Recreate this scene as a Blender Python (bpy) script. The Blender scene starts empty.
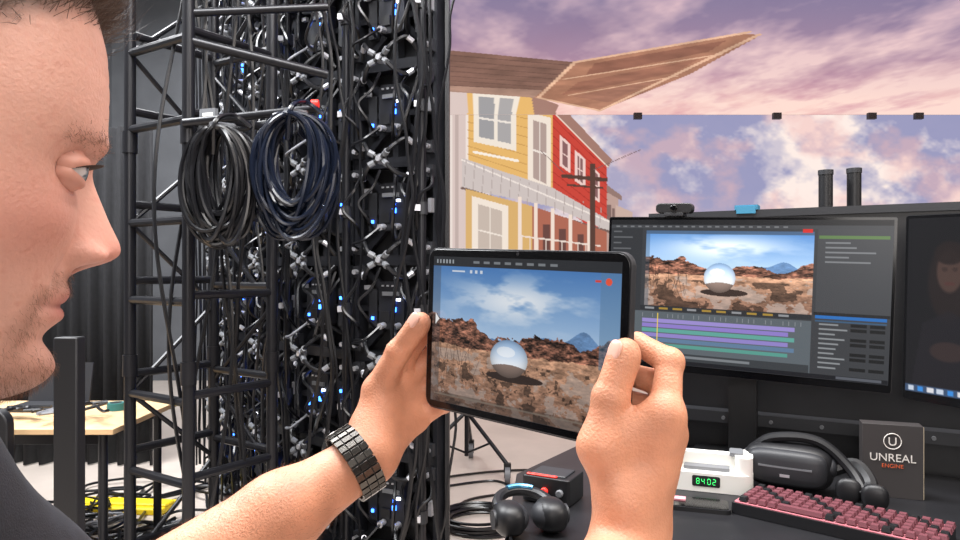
import bpy, math, random
import numpy as np
from mathutils import Vector, Matrix
random.seed(7); rng=np.random.default_rng(7)
scene=bpy.context.scene
try: scene.view_settings.view_transform='Standard'
except Exception: pass
pi=math.pi
def srgb(c):
    c=np.asarray(c,float)/255.0
    return np.where(c<=0.04045,c/12.92,((c+0.055)/1.055)**2.4)
# ------------------------------------------------------------ materials
def mat(name,col,rough=.5,metal=0,emit=0,noise=0,nscale=20,bump=0,bscale=60,sss=0,spec=.5,coat=0):
    m=bpy.data.materials.new(name); m.use_nodes=True
    nt=m.node_tree; b=nt.nodes['Principled BSDF']
    c=tuple(srgb(col))+(1,)
    b.inputs['Base Color'].default_value=c
    b.inputs['Roughness'].default_value=rough; b.inputs['Metallic'].default_value=metal
    b.inputs['Specular IOR Level'].default_value=spec
    if coat: b.inputs['Coat Weight'].default_value=coat
    if sss:
        b.inputs['Subsurface Weight'].default_value=sss
        b.inputs['Subsurface Radius'].default_value=(.012,.005,.003); b.inputs['Subsurface Scale'].default_value=1
    if emit:
        b.inputs['Emission Color'].default_value=c; b.inputs['Emission Strength'].default_value=emit
    tc=None
    if noise or bump: tc=nt.nodes.new('ShaderNodeTexCoord')
    if noise:
        n=nt.nodes.new('ShaderNodeTexNoise'); n.inputs['Scale'].default_value=nscale; n.inputs['Detail'].default_value=6
        r=nt.nodes.new('ShaderNodeValToRGB')
        a=np.array(c[:3])
        r.color_ramp.elements[0].position=.3; r.color_ramp.elements[1].position=.7
        r.color_ramp.elements[0].color=tuple(a*(1-noise))+(1,)
        r.color_ramp.elements[1].color=tuple(np.minimum(a*(1+noise),1))+(1,)
        nt.links.new(tc.outputs['Object'],n.inputs['Vector']); nt.links.new(n.outputs['Fac'],r.inputs['Fac'])
        nt.links.new(r.outputs['Color'],b.inputs['Base Color'])
    if bump:
        n2=nt.nodes.new('ShaderNodeTexNoise'); n2.inputs['Scale'].default_value=bscale; n2.inputs['Detail'].default_value=5
        bp=nt.nodes.new('ShaderNodeBump'); bp.inputs['Strength'].default_value=bump; bp.inputs['Distance'].default_value=.002
        nt.links.new(tc.outputs['Object'],n2.inputs['Vector']); nt.links.new(n2.outputs['Fac'],bp.inputs['Height'])
        nt.links.new(bp.outputs['Normal'],b.inputs['Normal'])
    return m
def attr_mat(name,emit=0,rough=.5,sss=0,bump=0,bscale=300,spec=.5):
    m=bpy.data.materials.new(name); m.use_nodes=True
    nt=m.node_tree; b=nt.nodes['Principled BSDF']; a=nt.nodes.new('ShaderNodeAttribute'); a.attribute_name='Col'
    b.inputs['Roughness'].default_value=rough; b.inputs['Specular IOR Level'].default_value=spec
    if emit:
        b.inputs['Base Color'].default_value=(.005,.005,.005,1)
        nt.links.new(a.outputs['Color'],b.inputs['Emission Color']); b.inputs['Emission Strength'].default_value=emit
    else: nt.links.new(a.outputs['Color'],b.inputs['Base Color'])
    if sss:
        b.inputs['Subsurface Weight'].default_value=sss
        b.inputs['Subsurface Radius'].default_value=(.012,.005,.003); b.inputs['Subsurface Scale'].default_value=1
    if bump:
        tc=nt.nodes.new('ShaderNodeTexCoord'); n2=nt.nodes.new('ShaderNodeTexNoise'); n2.inputs['Scale'].default_value=bscale; n2.inputs['Detail'].default_value=4
        bp=nt.nodes.new('ShaderNodeBump'); bp.inputs['Strength'].default_value=bump; bp.inputs['Distance'].default_value=.001
        nt.links.new(tc.outputs['Object'],n2.inputs['Vector']); nt.links.new(n2.outputs['Fac'],bp.inputs['Height'])
        nt.links.new(bp.outputs['Normal'],b.inputs['Normal'])
    return m
M=dict(
 black=mat('black_plastic',(22,22,25),.45), blackm=mat('black_painted_metal',(30,30,34),.33,.3),
 dark=mat('dark_grey_plastic',(42,43,47),.5), cab=mat('cabinet_cast_metal',(42,43,48),.40,.4,noise=.3,nscale=8),
 grey=mat('grey_plastic',(112,114,118),.45), silver=mat('silver_metal',(205,205,210),.35,.6),
 white=mat('white_plastic',(236,234,228),.4), cable=mat('cable_rubber',(20,20,23),.3),
 cablebl=mat('cable_blue_black',(16,22,36),.25), blue=mat('blue_led',(50,110,255),.4,emit=10),
 whiteled=mat('white_led',(225,235,255),.4,emit=5), red=mat('red_led',(225,50,40),.4,emit=.5),
 green=mat('green_display',(60,220,110),.4,emit=1.5), wood=mat('birch_tabletop',(214,178,134),.5,noise=.15,nscale=6),
 yellow=mat('yellow_rubber',(240,210,30),.5), teal=mat('dark_teal_tape',(40,110,112),.5),
 bluetape=mat('blue_tape',(58,132,165),.6), concrete=mat('concrete_floor',(204,192,182),.33,noise=.12,nscale=2.2,bump=.15,bscale=30),
 wallg=mat('grey_wall',(94,96,100),.8,noise=.12,nscale=3), ceil=mat('dark_ceiling',(48,48,52),.9,noise=.1),
 drape=mat('black_drape',(24,24,27),.9,noise=.3,nscale=30), shirt=mat('black_cotton',(28,30,38),.85,noise=.25,nscale=60,bump=.3,bscale=600),
 trouser=mat('dark_denim',(35,42,58),.85,noise=.2,nscale=80), shoe=mat('shoe_leather',(30,28,27),.5),
 desk=mat('black_desk_laminate',(26,26,29),.42,noise=.2,nscale=15), glass=mat('screen_glass',(6,6,8),.12),
 link=mat('gunmetal_links',(96,92,88),.25,.95), hair=mat('brown_hair',(78,58,46),.5), beard=mat('brown_beard_hair',(112,78,58),.55),
 armhair=mat('brown_arm_hair',(112,76,54),.55),
 nail=mat('fingernail',(226,176,158),.28), keyred=mat('dark_red_keycap',(106,58,66),.5), keyblk=mat('keycap_glow',(185,110,120),.5),
 card=mat('pink_card',(225,150,160),.6), box=mat('dark_box_print',(56,52,52),.5), boxside=mat('box_cream_side',(190,176,152),.6),
 ink=mat('box_lettering',(228,222,215),.5), bluegl=mat('blue_iridescent_plastic',(70,130,165),.2,.5),
 lite=mat('cable_grey',(128,130,136),.5), orange=mat('orange_plastic',(215,95,50),.5))
SKIN=mat('skin',(208,144,112),.48,noise=.16,nscale=26,bump=.5,bscale=420,sss=.10)
# ------------------------------------------------------------ mesh builder
def nrm(v):
    v=np.asarray(v,float); return v/np.linalg.norm(v)
def frame(d):
    d=nrm(d); a=np.array([0,0,1.]) if abs(d[2])<.9 else np.array([1.,0,0])
    e1=nrm(np.cross(a,d)); e2=np.cross(d,e1); return e1,e2,d
def Rz(a): c,s=math.cos(a),math.sin(a); return np.array([[c,-s,0],[s,c,0],[0,0,1.]])
def Rx(a): c,s=math.cos(a),math.sin(a); return np.array([[1,0,0],[0,c,-s],[0,s,c]])
def Ry(a): c,s=math.cos(a),math.sin(a); return np.array([[c,0,s],[0,1,0],[-s,0,c]])
def attach(o,parent):
    if parent is not None:
        o.parent=parent; o.matrix_parent_inverse=Matrix.Translation(-Vector(parent.location))
def mesh_obj(name,V,F,mats,mi=None,parent=None,smooth=True,angle=35,cols=None,bevel=0,center=True):
    V=np.asarray(V,float)
    if center:
        lo,hi=V.min(0),V.max(0); c=np.array([(lo[0]+hi[0])/2,(lo[1]+hi[1])/2,lo[2]])
    else: c=np.zeros(3)
    me=bpy.data.meshes.new(name)
    if isinstance(F,np.ndarray):
        me.vertices.add(len(V)); me.vertices.foreach_set('co',(V-c).astype(np.float32).ravel())
        n,k=F.shape; me.loops.add(n*k); me.loops.foreach_set('vertex_index',F.astype(np.int32).ravel())
        me.polygons.add(n); me.polygons.foreach_set('loop_start',np.arange(0,n*k,k,dtype=np.int32))
        me.update(calc_edges=True); me.validate()
    else:
        me.from_pydata((V-c).tolist(),[],F); me.update()
    for m in mats: me.materials.append(m)
    if mi is not None: me.polygons.foreach_set('material_index',np.asarray(mi,dtype=np.int32))
    if smooth:
        me.polygons.foreach_set('use_smooth',np.ones(len(me.polygons),dtype=bool))
        if angle<180:
            try: me.set_sharp_from_angle(angle=math.radians(angle))
            except Exception: pass
    if cols is not None:
        a=me.color_attributes.new('Col','FLOAT_COLOR','POINT')
        cc=np.ones((len(V),4),np.float32); cc[:,:3]=cols; a.data.foreach_set('color',cc.ravel())
    o=bpy.data.objects.new(name,me); o.location=c; scene.collection.objects.link(o)
    attach(o,parent)
    if bevel:
        b=o.modifiers.new('bevel','BEVEL'); b.width=bevel; b.segments=2; b.limit_method='ANGLE'
    return o
def empty(name,loc=(0,0,0)):
    o=bpy.data.objects.new(name,None); o.location=loc; scene.collection.objects.link(o); o.empty_display_size=.1; return o
class MB:
    def __init__(s): s.v=[];s.f=[];s.mi=[];s.mats=[]
    def _m(s,m):
        if m not in s.mats: s.mats.append(m)
        return s.mats.index(m)
    def add(s,V,F,m):
        n=len(s.v); s.v+= [tuple(map(float,p)) for p in V]; s.f+=[[i+n for i in f] for f in F]; s.mi+=[s._m(m)]*len(F)
    def box(s,c,d,m,R=None):
        R=np.eye(3) if R is None else R
        P=np.array([[x,y,z] for x in(-.5,.5) for y in(-.5,.5) for z in(-.5,.5)])*np.array(d)
        s.add(P@R.T+np.array(c),[[0,1,3,2],[4,6,7,5],[0,4,5,1],[2,3,7,6],[0,2,6,4],[1,5,7,3]],m)
    def cyl(s,a,b,ra,m,rb=None,n=14,caps=True):
        rb=ra if rb is None else rb; a=np.array(a,float);b=np.array(b,float); e1,e2,d=frame(b-a)
        t=np.linspace(0,2*pi,n,endpoint=False); c=np.outer(np.cos(t),e1)+np.outer(np.sin(t),e2)
        V=np.vstack([a+c*ra,b+c*rb]); F=[[i,(i+1)%n,n+(i+1)%n,n+i] for i in range(n)]
        if caps: F+=[list(range(n))[::-1],list(range(n,2*n))]
        s.add(V,F,m)
    def sweep(s,P,r,m,n=6,closed=False):
        P=np.asarray(P,float); N=len(P); t=np.linspace(0,2*pi,n,endpoint=False); V=[]
        e1=None
        for i in range(N):
            if closed: d=P[(i+1)%N]-P[i-1]
            else: d=P[min(i+1,N-1)]-P[max(i-1,0)]
            d=nrm(d+1e-9)
            if e1 is None: e1,_,_=frame(d)
            e1=nrm(e1-d*np.dot(e1,d)); e2=np.cross(d,e1)
            rr=r[i] if hasattr(r,'__len__') else r
            V.append(P[i]+rr*(np.outer(np.cos(t),e1)+np.outer(np.sin(t),e2)))
        V=np.vstack(V); F=[]
        for i in range(N if closed else N-1):
            j=(i+1)%N
            for k in range(n): F.append([i*n+k,i*n+(k+1)%n,j*n+(k+1)%n,j*n+k])
        if not closed: F+=[list(range(n))[::-1],list(range((N-1)*n,N*n))]
        s.add(V,F,m)
    def sph(s,c,r,m,R=None,nu=20,nv=12,p=1.0):
        r=np.array(r)*np.ones(3); R=np.eye(3) if R is None else R; V=[]
        sp=lambda x:np.sign(x)*abs(x)**p
        for j in range(nv+1):
            a=-pi/2+pi*j/nv
            for i in range(nu):
                b=2*pi*i/nu; V.append([sp(math.cos(a))*sp(math.cos(b)),sp(math.cos(a))*sp(math.sin(b)),sp(math.sin(a))])
        V=(np.array(V)*r)@R.T+np.array(c)
        F=[[j*nu+i,j*nu+(i+1)%nu,(j+1)*nu+(i+1)%nu,(j+1)*nu+i] for j in range(nv) for i in range(nu)]
        s.add(V,F,m)
    def rbox(s,c,d,m,R=None,r=.01,axis=2,n=5):
        R=np.eye(3) if R is None else R; ax=[i for i in range(3) if i!=axis]
        hx,hy=d[ax[0]]/2,d[ax[1]]/2; pts=[]
        for cx,cy,a0 in((hx-r,hy-r,0),(-hx+r,hy-r,pi/2),(-hx+r,-hy+r,pi),(hx-r,-hy+r,1.5*pi)):
            for k in range(n+1):
                a=a0+pi/2*k/n; pts.append((cx+r*math.cos(a),cy+r*math.sin(a)))
        N=len(pts); V=[]
        for sgn in(-.5,.5):
            for p in pts:
                q=[0,0,0]; q[ax[0]],q[ax[1]]=p; q[axis]=sgn*d[axis]; V.append(q)
        V=np.array(V)@R.T+np.array(c)
        F=[[i,(i+1)%N,N+(i+1)%N,N+i] for i in range(N)]+[list(range(N))[::-1],list(range(N,2*N))]
        if axis==1: F=[f[::-1] for f in F]
        s.add(V,F,m)
    def build(s,name,parent=None,bevel=0,smooth=True,center=True):
        return mesh_obj(name,s.v,s.f,s.mats,s.mi,parent,smooth,bevel=bevel,center=center)
def bez(pts,n=12):
    P=np.array(pts,float); P=np.vstack([2*P[0]-P[1],P,2*P[-1]-P[-2]]); out=[]
    for i in range(1,len(P)-2):
        for t in np.linspace(0,1,n,endpoint=False):
            a,b,c,d=P[i-1],P[i],P[i+1],P[i+2]
            out.append(.5*((2*b)+(-a+c)*t+(2*a-5*b+4*c-d)*t*t+(-a+3*b-3*c+d)*t**3))
    out.append(P[-2]); return np.array(out)
# ------------------------------------------------------------ picture painting for displays
def fbm(h,w,sy,sx,octv=5,seed=0,gain=.55):
    r=np.random.default_rng(seed); out=np.zeros((h,w)); amp=1;tot=0
    for o in range(octv):
        gy,gx=max(2,int(sy*2**o)),max(2,int(sx*2**o)); g=r.random((gy+2,gx+2))
        yy=np.linspace(0,gy,h,endpoint=False); xx=np.linspace(0,gx,w,endpoint=False)
        iy=yy.astype(int); ix=xx.astype(int); fy=(yy-iy);fx=(xx-ix); fy=fy*fy*(3-2*fy); fx=fx*fx*(3-2*fx)
        fy=fy[:,None];fx=fx[None]
        a=g[np.ix_(iy,ix)];b=g[np.ix_(iy,ix+1)];c=g[np.ix_(iy+1,ix)];d=g[np.ix_(iy+1,ix+1)]
        out+=amp*((a*(1-fx)+b*fx)*(1-fy)+(c*(1-fx)+d*fx)*fy); tot+=amp; amp*=gain
    return out/tot
class Canvas:
    def __init__(s,w,h,x0,y0,x1,y1,bg):
        s.w,s.h=w,h; s.x=np.linspace(x0,x1,w); s.y=np.linspace(y0,y1,h); s.X,s.Y=np.meshgrid(s.x,s.y)
        s.a=np.zeros((h,w,3))+np.array(bg,float)
    def blend(s,mask,col):
        m=mask[...,None].astype(float) if mask.ndim==2 else mask
        s.a=s.a*(1-m)+np.asarray(col,float)*m
    def rect(s,x0,y0,x1,y1,col,al=1): s.blend(((s.X>=x0)&(s.X<x1)&(s.Y>=y0)&(s.Y<y1))*al,col)
    def inpoly(s,pts):
        m=np.zeros(s.X.shape,bool); n=len(pts)
        for i in range(n):
            x1,y1=pts[i];x2,y2=pts[(i+1)%n]
            if y1==y2: continue
            c=((s.Y<y1)!=(s.Y<y2))&(s.X<(x2-x1)*(s.Y-y1)/(y2-y1)+x1); m^=c
        return m
    def poly(s,pts,col,al=1): s.blend(s.inpoly(pts)*al,col)
    def ell(s,cx,cy,rx,ry,col,al=1): s.blend(np.clip((1-np.sqrt(((s.X-cx)/rx)**2+((s.Y-cy)/ry)**2))*6,0,1)*al,col)
    def line(s,x1,y1,x2,y2,w,col,al=1,asp=1):
        dx,dy=x2-x1,y2-y1; L=dx*dx+dy*dy; t=np.clip(((s.X-x1)*dx+(s.Y-y1)*dy)/L,0,1)
        s.blend((np.hypot((s.X-x1-t*dx)*asp,s.Y-y1-t*dy)<w/2)*al,col)
    def mesh(s,name,fn,m,parent):
        V=fn(s.X.ravel(),s.Y.ravel()); w,h=s.w,s.h
        i=np.arange(h*w).reshape(h,w)
        F=np.stack([i[:-1,:-1],i[1:,:-1],i[1:,1:],i[:-1,1:]],-1).reshape(-1,4)
        return mesh_obj(name,V,F,[m],None,parent,smooth=False,cols=srgb(np.clip(s.a,0,255).reshape(-1,3)))
def desert(c,x0,y0,x1,y1,asp,seed=3,dim=1.0,cy=.60,ry=.155,cx=.475):
    W,H=x1-x0,y1-y0; u=(c.X-x0)/W; v=(c.Y-y0)/H; ins=(u>=0)&(u<1)&(v>=0)&(v<1)
    h,w=c.X.shape; n=fbm(h,w,12,14,5,seed,.62); nc=fbm(h,w,8,4,5,seed+1); ng=fbm(h,w,46,26,4,seed+2,.8)
    k=v[...,None]
    sky=np.array([76,126,188])*(1-k*1.8).clip(0,1)+np.array([188,212,236])*(k*1.8).clip(0,1)
    cl=((nc-.46)*6).clip(0,1)[...,None]*np.exp(-((u-.5)/.33)**2-((v-.22)/.15)**2)[...,None]; col=sky*(1-cl*.9)+np.array([246,248,250])*cl*.9
    def layer(top,colr,tex):
        nonlocal col
        cc=np.array(colr)*(1+tex*(ng[...,None]-.5)*2); col=np.where((v>top)[...,None],cc,col)
    layer(.50-.11*np.exp(-((u-.84)/.07)**2)-.05*np.exp(-((u-.66)/.1)**2)-.02*n,(104,140,184),.25)
    layer(.50-.15*np.exp(-((u-.0)/.16)**2)-.11*np.exp(-((u-.24)/.10)**2)-.11*np.exp(-((u-1.0)/.10)**2)-.07*np.exp(-((u-.66)/.12)**2)+.14*(n-.5),(112,76,62),1.8)
    gm=(v>.575+.06*(n-.5))[...,None]; t=((v-.58)/.42).clip(0,1)[...,None]
    gc=(np.array([188,144,116])*(1-t)+np.array([124,92,76])*t)*(.45+1.1*ng[...,None])
    gc=np.where(((n>.57)&(v>.64))[...,None],gc*.55,gc); gc=np.where(((n<.41)&(v>.60))[...,None],gc*.5+np.array([176,168,164])*.5,gc)
    col=np.where(gm,gc,col)
    rx=ry/asp
    sh=(((u-cx-rx*.3)/(rx*1.5))**2+((v-cy-ry*.98)/(ry*.25))**2<1)[...,None]; col=np.where(sh,np.array([52,40,36]),col)
    # mirror-like ball: sky above, bright horizon band, ground below
    q=((u-cx)/rx)**2+((v-cy)/ry)**2; a_=((v-cy)/ry); b_=((u-cx)/rx)
    k=((a_+1)/2).clip(0,1)[...,None]
    bc=np.array([150,186,228])*(1-k*1.6).clip(0,1)+np.array([236,242,250])*(k*1.6).clip(0,1)
    gb=(a_>.30+.18*b_**2)[...,None]; bc=np.where(gb,np.array([150,128,118])*(1.25-.5*k),bc)
    bc=np.where((((b_+.15)/.5)**2+((a_+.35)/.28)**2<1)[...,None],bc*.35+np.array([250,252,255])*.65,bc)
    bc=bc*(1.03-.25*q.clip(0,1)[...,None]**2)
    col=np.where((q<1)[...,None],bc,col)
    c.a=np.where(ins[...,None],col*dim,c.a)
    r=random.Random(seed)
    for j in range(22):
        bx=x0+W*(.03+.24*r.random()); by=y0+H*(.66+.22*r.random()); c.line(bx,by,bx+W*r.uniform(-.05,.05),by-H*r.uniform(.12,.30),.0032,(70,52,44),.6,asp=1.4)
EM=attr_mat('display_emission',emit=1.0,rough=.25,spec=.3); EMT=attr_mat('tablet_display_emission',emit=.92,rough=.12,spec=.4)
LEDM=attr_mat('led_tiles_emission',emit=1.0,rough=.7,spec=.1)
# ============================================================ ROOM
b=MB(); b.box((1,3.25,-.05),(12,12.5,.1),M['concrete']); b.build('floor')
b=MB(); b.box((1,3.25,5.25),(12,12.5,.1),M['ceil']); b.build('ceiling')
b=MB(); b.box((1,9.55,2.6),(12,.1,5.2),M['wallg']); b.build('wall_back')
b=MB(); b.box((-5.05,3.25,2.6),(.1,12.5,5.2),M['wallg']); b.build('wall_left')
b=MB(); b.box((7.05,3.25,2.6),(.1,12.5,5.2),M['wallg']); b.build('wall_right')
b=MB(); b.box((1,-3.05,2.6),(12,.1,5.2),M['wallg']); b.build('wall_front')
# ============================================================ LED VOLUME WALL
S=8/700; ZC=3.272
def wallpt(X,Y): return np.stack([(X-480)*S,np.full_like(X,7.995),1.5+(270-Y)*S],-1)
c=Canvas(700,320,420,115,1040,400,(230,205,205))
n1=fbm(320,700,5,8,6,11,.62); n2=fbm(320,700,9,14,5,12)
t=((n1-.42)*5.5).clip(0,1)[...,None]
c.a=np.array([156,156,192])*(1-t)+np.array([255,238,230])*t
t2=((n2-.52)*5).clip(0,1)[...,None]; c.a=c.a*(1-t2*.5)+np.array([240,188,184])*t2*.5
t3=((.45-n2)*6).clip(0,1)[...,None]; c.a=c.a*(1-t3*.45)+np.array([150,152,190])*t3*.45
gy=((c.Y-190)/110).clip(0,1)[...,None]; c.a=c.a*(1-gy*.6)+np.array([240,204,200])*gy*.6
c.ell(612,226,50,70,(204,190,204),.35)
c.poly([(603,186),(618,196),(618,262),(603,262)],(190,160,150)); c.poly([(603,182),(622,196),(622,201),(603,190)],(150,122,114)); c.poly([(616,205),(632,212),(632,262),(616,262)],(204,176,164)); c.rect(607,205,611,222,(130,105,100)); c.rect(612,208,615,224,(130,105,100))
c.poly([(420,100),(470,100),(470,262),(420,262)],(218,198,192)); c.rect(455,115,459,262,(194,174,168)); c.rect(466,115,470,262,(240,226,218)); c.rect(447,115,452,262,(236,222,214))
c.poly([(468,92),(553,108),(553,197),(468,168)],(232,184,110))
for k in range(9): c.line(468,98+k*8,553,115+k*9.6,.8,(200,152,88))
c.poly([(474,92),(516,98),(516,151),(474,142)],(242,230,216)); c.poly([(479,97),(494,99),(494,140),(479,137)],(160,158,160)); c.poly([(498,100),(511,102),(511,144),(498,141)],(172,168,168))
c.line(479,118,511,123,2,(240,230,220)); c.line(474,152,518,161,2.5,(250,240,228))
c.poly([(528,112),(551,118),(551,193),(528,184)],(242,228,214)); c.poly([(533,120),(546,124),(546,184),(533,178)],(180,158,150)); c.line(533,150,546,154,2,(240,228,218)); c.line(539.5,122,539.5,181,1.2,(240,228,218))
c.poly([(540,100),(553,108),(607,163),(607,240),(553,200),(553,112)],(204,72,60))
for k in range(9): c.line(553,118+k*9,607,170+k*7.5,.8,(172,56,48))
for x in(560,575,590):
    y=(x-553)*1.0+128; c.poly([(x,y),(x+10,y+9),(x+10,y+38),(x,y+31)],(240,208,200)); c.poly([(x+2,y+5),(x+8,y+10),(x+8,y+34),(x+2,y+29)],(140,100,100)); c.line(x+2,y+18,x+8,y+22,1,(238,206,198)); c.line(x+5,y+8,x+5,y+32,.8,(238,206,198))
c.poly([(535,96),(556,100),(612,160),(608,168),(553,113),(535,110)],(164,124,112)); c.line(553,112,608,167,1.2,(238,216,200))
c.poly([(462,158),(553,188),(610,221),(610,232),(553,207),(462,188)],(206,194,190)); c.line(462,188,610,232,2.5,(120,98,92)); c.line(462,160,610,222,1.5,(240,228,220))
for k in range(16): c.line(466+k*9,160+k*3.2,464+k*9,186+k*3,.7,(178,164,160))
c.poly([(466,189),(532,206),(532,262),(466,262)],(218,176,112)); c.poly([(472,196),(508,206),(508,262),(472,262)],(242,228,214)); c.poly([(478,204),(502,211),(502,262),(478,262)],(200,184,172)); c.line(490,207,490,262,1.5,(240,228,216)); c.line(478,230,502,236,1.5,(240,228,216))
c.poly([(532,206),(607,232),(607,262),(532,262)],(176,106,86))
for x in(540,556,574): c.rect(x+3,222+(x-532)*.3,x+10,262,(108,72,66))
for x in(518,534,551,569,587): c.rect(x,202+(x-532)*.35,x+3.5,262,(242,222,208))
c.line(520,236,600,246,1.5,(238,220,208))
for k in range(10): c.line(522+k*8,237+k*1,522+k*8,262,.8,(236,218,206))
c.rect(589.5,164,595,262,(90,64,56)); c.line(563,176,606,180,4,(90,64,56)); c.line(568,185,602,188,2,(90,64,56)); c.line(593,170,640,150,.7,(120,96,96)); c.line(563,172,540,150,.6,(120,96,96))
c.rect(420,256,1040,400,(205,180,168)); c.blend((c.Y>256)*((n2-.3).clip(0,1)*.6),(150,120,105))
led=empty('led_video_wall',(2.86,8.05,0))
c.mesh('image_tiles',wallpt,LEDM,led)
b=MB(); b.box((2.86,8.08,1.635),(7.1,.15,3.25),M['black']); b.build('cabinet_frame',led)
c=Canvas(500,380,-.9,3.0,6.4,7.99,(200,170,190))
n1=fbm(380,500,3,7,6,23,.6); n2=fbm(380,500,5,13,5,24,.6)
g=((c.Y-4.4)/3.0).clip(0,1)[...,None]; t=((n1-.42+.06*g[...,0])*4.8).clip(0,1)[...,None]
dk=np.array([132,122,156])*(1-g)+np.array([210,152,164])*g; lt=np.array([220,186,196])*(1-g)+np.array([254,220,208])*g
c.a=dk*(1-t)+lt*t
t2=((n2-.53)*5).clip(0,1)[...,None]; c.a=c.a*(1-.42*t2)+(np.array([118,108,146])*(1-g)+np.array([226,164,164])*g)*.42*t2
c.poly([(-.9,6.8),(.56,7.1),(.80,7.7),(.84,7.99),(-.9,7.99)],(232,184,110))
c.poly([(-.9,6.8),(-.13,6.85),(-.14,7.99),(-.9,7.99)],(218,198,192))
c.poly([(-.07,6.9),(.41,7.0),(.41,7.99),(-.07,7.99)],(242,230,216)); c.poly([(-.01,7.15),(.15,7.2),(.16,7.99),(-.01,7.99)],(160,158,160)); c.poly([(.2,7.2),(.35,7.25),(.36,7.99),(.2,7.99)],(172,168,168))
c.poly([(.52,7.1),(.84,7.5),(.86,7.99),(.62,7.99)],(164,124,112))
AW=[(-.9,5.5),(-.27,5.64),(.81,5.97),(1.91,5.25),(2.12,5.27),(1.9,6.34),(1.33,7.8),(.56,7.2),(-.32,6.9),(-.9,6.9)]
c.poly(AW,(170,120,96))
c.poly([(-.9,5.5),(-.27,5.64),(.81,5.97),(.56,7.2),(-.32,6.9),(-.9,6.9)],(130,96,84))
for k in range(8): c.line(-.8,5.62+.16*k,.75-.03*k,6.05+.145*k,.022,(108,78,70))
c.poly([(-.9,6.62),(.62,6.9),(.56,7.2),(-.32,6.95),(-.9,6.9)],(170,134,118))
tn=fbm(380,500,30,40,3,25)[...,None]; am=c.inpoly(AW)[...,None]
c.poly([(.98,6.0),(1.9,5.40),(1.86,5.68),(.96,6.42)],(146,98,80)); c.poly([(.93,6.6),(1.84,5.88),(1.74,6.3),(.82,7.1)],(156,106,86)); c.poly([(.95,7.15),(1.68,6.5),(1.35,7.4)],(160,112,92))
for a,wd in(((.81,5.97,2.0,5.22),.05),((2.1,5.27,1.33,7.8),.045),((.81,5.97,.6,7.2),.04),((.6,7.2,1.33,7.78),.05),((.78,6.5,1.98,5.75),.03),((.9,7.1,1.8,6.4),.025)): c.line(*a,wd,(224,180,150))
c.a=np.where(am,c.a*(.84+.32*tn),c.a)
lc=empty('led_video_ceiling',(2.75,5.5,ZC))
c.mesh('image_tiles',lambda X,Y:np.stack([X,Y,np.full_like(X,ZC)],-1),LEDM,lc)
b=MB(); b.box((2.75,5.48,ZC+.09),(7.3,4.96,.16),M['black'])
for x in(1.78,3.35,4.42,4.95): b.box((x,7.9,ZC-.035),(.09,.05,.07),M['dark'])
for x in(.3,2.2,4.2,6.2):
    for y in(3.5,7.4): b.cyl((x,y,ZC+.16),(x,y,5.2),.02,M['black'])
b.build('cabinet_frame',lc)
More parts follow.
